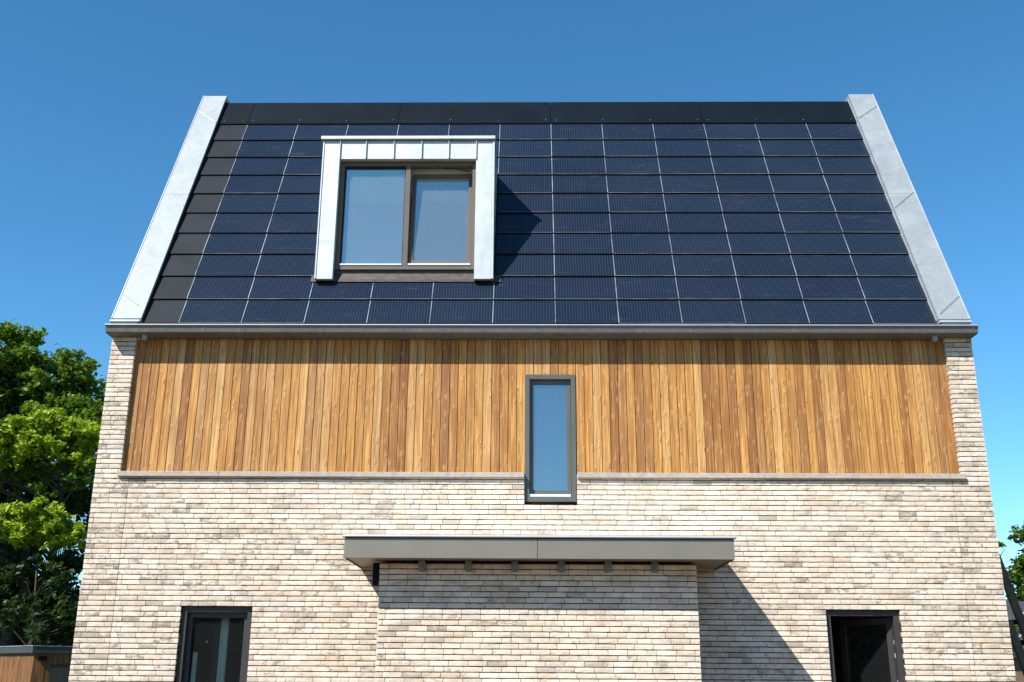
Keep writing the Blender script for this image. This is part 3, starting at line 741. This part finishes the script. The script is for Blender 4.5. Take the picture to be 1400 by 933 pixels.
beam((1361, 758), (1409, 884), 6.0, .12, M['beam'], 'beam'); beam((1378, 850), (1420, 960), 6.0, .13, M['beam'], 'beam')
beam((1372, 851), (1400, 851), 6.12, .075, M['black'], 'crossbar'); beam((1388, 879), (1440, 879), 6.12, .09, M['black'], 'crossbar')
p = at(1361, 776, 6.0); B('post', M['beam'], tf, (p.x-.06, p.x+.06, 5.94, 6.06, 0, p.z), bevel=.006)
p = at(1401, 872, 6.0); B('post', M['beam'], tf, (p.x+.02, p.x+.16, 5.92, 6.06, 0, p.z), bevel=.006)

# ================================================================== trees
def leaves(name, parent, clumps, mat, size, seed, flat=.55, up=.65):
    """clumps: (centre, radius xy, radius z, number of leaves, tone); each leaf a folded pair of triangles"""
    g = np.random.default_rng(seed); Vs = []; Fs = []; Ts = []; base = 0
    for c, rx_, rz_, n, tone in clumps:
        # twigs inside the clump: leaves gather round sub-centres, mostly in its outer, upper shell
        k = max(5, n//26); u = g.normal(size=(k, 3)); u /= np.linalg.norm(u, axis=1)[:, None]; u *= (g.random(k)**.45)[:, None]
        u[:, 2] = u[:, 2]*.8+.12
        sub = np.array(c)+u*np.array([rx_, rx_, rz_])
        idx = g.integers(0, k, n); sp = min(rx_, rz_)*.20
        P = sub[idx]+g.normal(size=(n, 3))*np.array([sp, sp, sp*.7])
        nrm = g.normal(size=(n, 3)); nrm[:, 2] = np.abs(nrm[:, 2])+up; nrm /= np.linalg.norm(nrm, axis=1)[:, None]
        t = g.normal(size=(n, 3)); t -= (t*nrm).sum(1)[:, None]*nrm; t /= np.linalg.norm(t, axis=1)[:, None]; b = np.cross(nrm, t)
        s = size*(.6+.8*g.random(n))[:, None]
        a = P-t*s*.55; d = P+t*s*.55+nrm*s*-.12; l = P+b*s*.36+nrm*s*.10; r_ = P-b*s*.36+nrm*s*.10
        Vs.append(np.stack([a, r_, d, l], 1).reshape(-1, 3))
        i0 = base+4*np.arange(n)
        Fs.append(np.stack([i0, i0+1, i0+2, i0, i0+2, i0+3], 1).reshape(-1, 3)); base += 4*n
        tw = (g.random(k)*.45)[idx]; col = np.clip(tone-.22+tw+g.random(n)*.25, 0, 1)
        Ts.append(np.repeat(col, 4))
    V = np.concatenate(Vs); F_ = np.concatenate(Fs); T_ = np.concatenate(Ts)
    me = bpy.data.meshes.new(name); me.vertices.add(len(V)); me.vertices.foreach_set('co', V.ravel().astype(np.float32))
    me.loops.add(len(F_)*3); me.loops.foreach_set('vertex_index', F_.ravel().astype(np.int32))
    me.polygons.add(len(F_)); me.polygons.foreach_set('loop_start', np.arange(0, len(F_)*3, 3, dtype=np.int32)); me.polygons.foreach_set('loop_total', np.full(len(F_), 3, dtype=np.int32))
    me.update(); me.validate(); me.materials.append(mat)
    ca = me.color_attributes.new('tint', 'FLOAT_COLOR', 'POINT'); ca.data.foreach_set('color', np.stack([T_, T_, T_, np.ones_like(T_)], 1).astype(np.float32).ravel())
    return link(name, me, parent)
def limbs(name, parent, base, top, clumps, r0, seed):
    r = random.Random(seed); m = MB(); base = Vector(base); top = Vector(top); n = 6; pts = []
    for i in range(n+1):
        t = i/n; p = base.lerp(top, t)+Vector((r.uniform(-.12, .12), r.uniform(-.12, .12), 0))*(i > 0); pts.append(p)
    for i in range(n): m.tube(pts[i], pts[i+1], r0*(1-.8*i/n), r0*(1-.8*(i+1)/n), 9, caps=False)
    for c, rx_, rz_, k, tone in clumps:
        c = Vector(c); zt_ = min(c.z-.3*abs(c.x-base.x)-.4, top.z); t = max(.15, min(.95, (zt_-base.z)/(top.z-base.z))); s = base.lerp(top, t)
        rr_ = r0*(.42-.25*t); prev = s
        mid = s.lerp(c, .5)+Vector((r.uniform(-.3, .3), r.uniform(-.3, .3), .15))
        m.tube(s, mid, rr_, rr_*.6, 6, caps=False); m.tube(mid, c, rr_*.6, rr_*.22, 6, caps=False)
        for q in range(4):
            e = c+Vector((r.uniform(-1, 1)*rx_*.8, r.uniform(-1, 1)*rx_*.8, r.uniform(-.2, .9)*rz_)); m.tube(mid.lerp(c, r.uniform(.3, 1)), e, rr_*.25, .008, 5, caps=False)
    return m.build(name, M['bark'], parent)
def tree(name, label, base, top, clumps, mat, size, r0, seed, group=None, up=.65):
    t = thing(name, label, 'tree', base, group)
    limbs('trunk', t, base, top, clumps, r0, seed); leaves('crown', t, clumps, mat, size, seed, up=up); return t
def cl_at(px, py, Y, rx_, rz_, n, tone, jit=0): p = at(px, py, Y); return ((p.x, p.y, p.z), rx_, rz_, n, tone)
r = random.Random(31)
# tall deep-green tree behind
A = []
sil = [(-140, 470), (-100, 440), (-60, 430), (-20, 445), (10, 455), (26, 450), (48, 486), (85, 492), (100, 486), (118, 512), (128, 548)]
for x, y in sil: A.append(cl_at(x, y+14, 17+r.uniform(-1, 1), .62, .55, 520, .5))
for i in range(58):
    x = r.uniform(-150, 128); top_y = float(np.interp(x, [s[0] for s in sil], [s[1] for s in sil]))
    y = r.uniform(top_y+38, 640); A.append(cl_at(x, y, 17.5+r.uniform(-2, 2), r.uniform(.6, 1.0), r.uniform(.4, .6), 620, r.uniform(.25, .6)))
for i in range(44): A.append(((r.uniform(-19.5, -15.2), r.uniform(10.8, 15.5), r.uniform(5.2, 11.5)), r.uniform(.8, 1.2), r.uniform(.5, .8), 520, r.uniform(.3, .6)))  # clumps out of view at left, added to shade the shrubs
tb = at(10, 900, 18.0)
tree('broadleaf_tree', 'tall deep green broadleaf tree rising behind the lighter one', (tb.x, 18, 0), (tb.x+.2, 17.6, at(0, 520, 17.5).z), A, M['leaf_dark'], .15, .34, 41)
# lighter tree in front with bright layered boughs
Bc = []
for x, y, n in ((-30, 600, 600), (8, 590, 620), (40, 588, 700), (70, 580, 700), (98, 588, 700), (122, 596, 620), (118, 625, 420), (25, 615, 500), (60, 612, 600), (90, 612, 500), (5, 630, 350)):
    Bc.append(cl_at(x, y, 13.8+r.uniform(-.7, .7), .62, .40, n, r.uniform(.65, .9)))
for x, y, n in ((-25, 710, 500), (10, 712, 620), (38, 700, 620), (60, 705, 620), (84, 722, 520), (50, 730, 420), (108, 738, 220), (80, 745, 260), (18, 735, 350)):
    Bc.append(cl_at(x, y, 12.6+r.uniform(-.5, .5), .52, .34, n, r.uniform(.6, .9)))
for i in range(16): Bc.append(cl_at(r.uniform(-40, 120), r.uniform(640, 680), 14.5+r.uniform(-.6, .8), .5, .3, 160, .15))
tb2 = at(55, 900, 14.5)
tree('bright_tree', 'yellow-green leafy tree with layered sunlit boughs beside the brick gable', (tb2.x, 14.5, 0), (tb2.x+.1, 14.3, at(60, 590, 14.3).z), Bc, M['leaf_lite'], .14, .16, 43)
# shrubs below, their shade put into the dark leaf colour
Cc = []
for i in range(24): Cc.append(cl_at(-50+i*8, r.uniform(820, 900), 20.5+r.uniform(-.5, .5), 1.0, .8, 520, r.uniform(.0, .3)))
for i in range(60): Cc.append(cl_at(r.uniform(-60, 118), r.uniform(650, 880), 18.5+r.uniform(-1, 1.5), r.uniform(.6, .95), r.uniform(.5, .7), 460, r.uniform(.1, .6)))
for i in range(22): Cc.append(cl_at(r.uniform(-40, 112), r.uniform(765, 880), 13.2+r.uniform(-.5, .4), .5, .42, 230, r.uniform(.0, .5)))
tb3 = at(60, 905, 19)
tree('dark_shrub', 'dense evergreen shrub behind the shed, shade put into its dark leaf colour', (tb3.x, 19, 0), (tb3.x, 19, 4.5), Cc, M['leaf_shade'], .16, .12, 47)
Dc = []
for x, y, n in ((20, 790, 260), (70, 770, 300), (85, 785, 200), (10, 850, 240), (60, 868, 260), (30, 830, 160), (95, 840, 120)):
    Dc.append(cl_at(x, y, 12.3+r.uniform(-.4, .4), .42, .3, n, r.uniform(.1, .5)))
tb4 = at(35, 905, 12.6)
tree('sapling', 'thin sapling with sparse dim leaves just above the shed roof', (tb4.x, 12.6, 0), (tb4.x, 12.5, 5.0), Dc, M['leaf_shade'], .12, .05, 53)
# tree on the other side
Ec = []
for x, y, n in ((1402, 742, 260), (1398, 785, 420), (1392, 790, 240), (1412, 770, 600), (1408, 805, 600), (1440, 760, 900), (1450, 800, 900), (1430, 720, 700), (1398, 818, 300), (1386, 822, 140)):
    Ec.append(cl_at(x, y, 19.5+r.uniform(-.6, .6), .38 if x < 1400 else .6, .32, n, r.uniform(.0, .3)))
for i in range(14): Ec.append(cl_at(r.uniform(1415, 1490), r.uniform(715, 850), 20+r.uniform(-.8, .8), 0.6, .45, 500, r.uniform(.0, .3)))  # low leaf tones put the shadow of the house into the colour
te = at(1440, 880, 19.5)
tree('distant_tree', 'small dark green tree poking above the slate roof', (te.x, 19.5, 0), (te.x, 19.5, at(1440, 780, 19.5).z), Ec, M['leaf_dark'], .15, .15, 59)
p = at(1368, 745, 9.0); q0 = at(1352, 745, 9.0)
sp = thing('young_tree', 'slender young tree whose leaf tip peeks past the brick gable', 'tree', (q0.x, 9.0, 0))
yc = [((p.x-.02, 9.0, p.z-.02), .10, .07, 26, .7)]+[((q0.x+r.uniform(-.3, .12), 9.0+r.uniform(-.4, .4), p.z-.35*i+.1), .3, .22, 120, .5) for i in range(8)]
limbs('trunk', sp, (q0.x, 9.0, 0), (q0.x, 9.0, p.z-.1), yc, .05, 71); leaves('crown', sp, yc, M['leaf_lite'], .11, 61)
# unseen hedge added behind the camera so the ground-floor panes reflect dark
Hc = []
for i in range(34): Hc.append(((-17+i*1.05+r.uniform(-.2, .2), -27+r.uniform(-.3, .3), 2.0+r.uniform(-.3, .3)), 1.0, 2.1, 480, r.uniform(.1, .5)))
hd = thing('unseen_hedge', 'added dark hedge out of view behind the camera, darkening the pane reflections', 'hedge', (0, -27, 0))
core = B('hedge_core', M['leaf_shade'], hd, (-17.5, 18.2, -27.25, -26.75, 0, 3.7))
leaves('foliage', hd, Hc, M['leaf_shade'], .28, 67)
m = MB()
for c in Hc: m.tube((c[0][0], -27, 0), (c[0][0], -27, 2.6), .05, .02, 6, caps=False)
m.build('stems', M['bark'], hd)
bpy.context.view_layer.update()
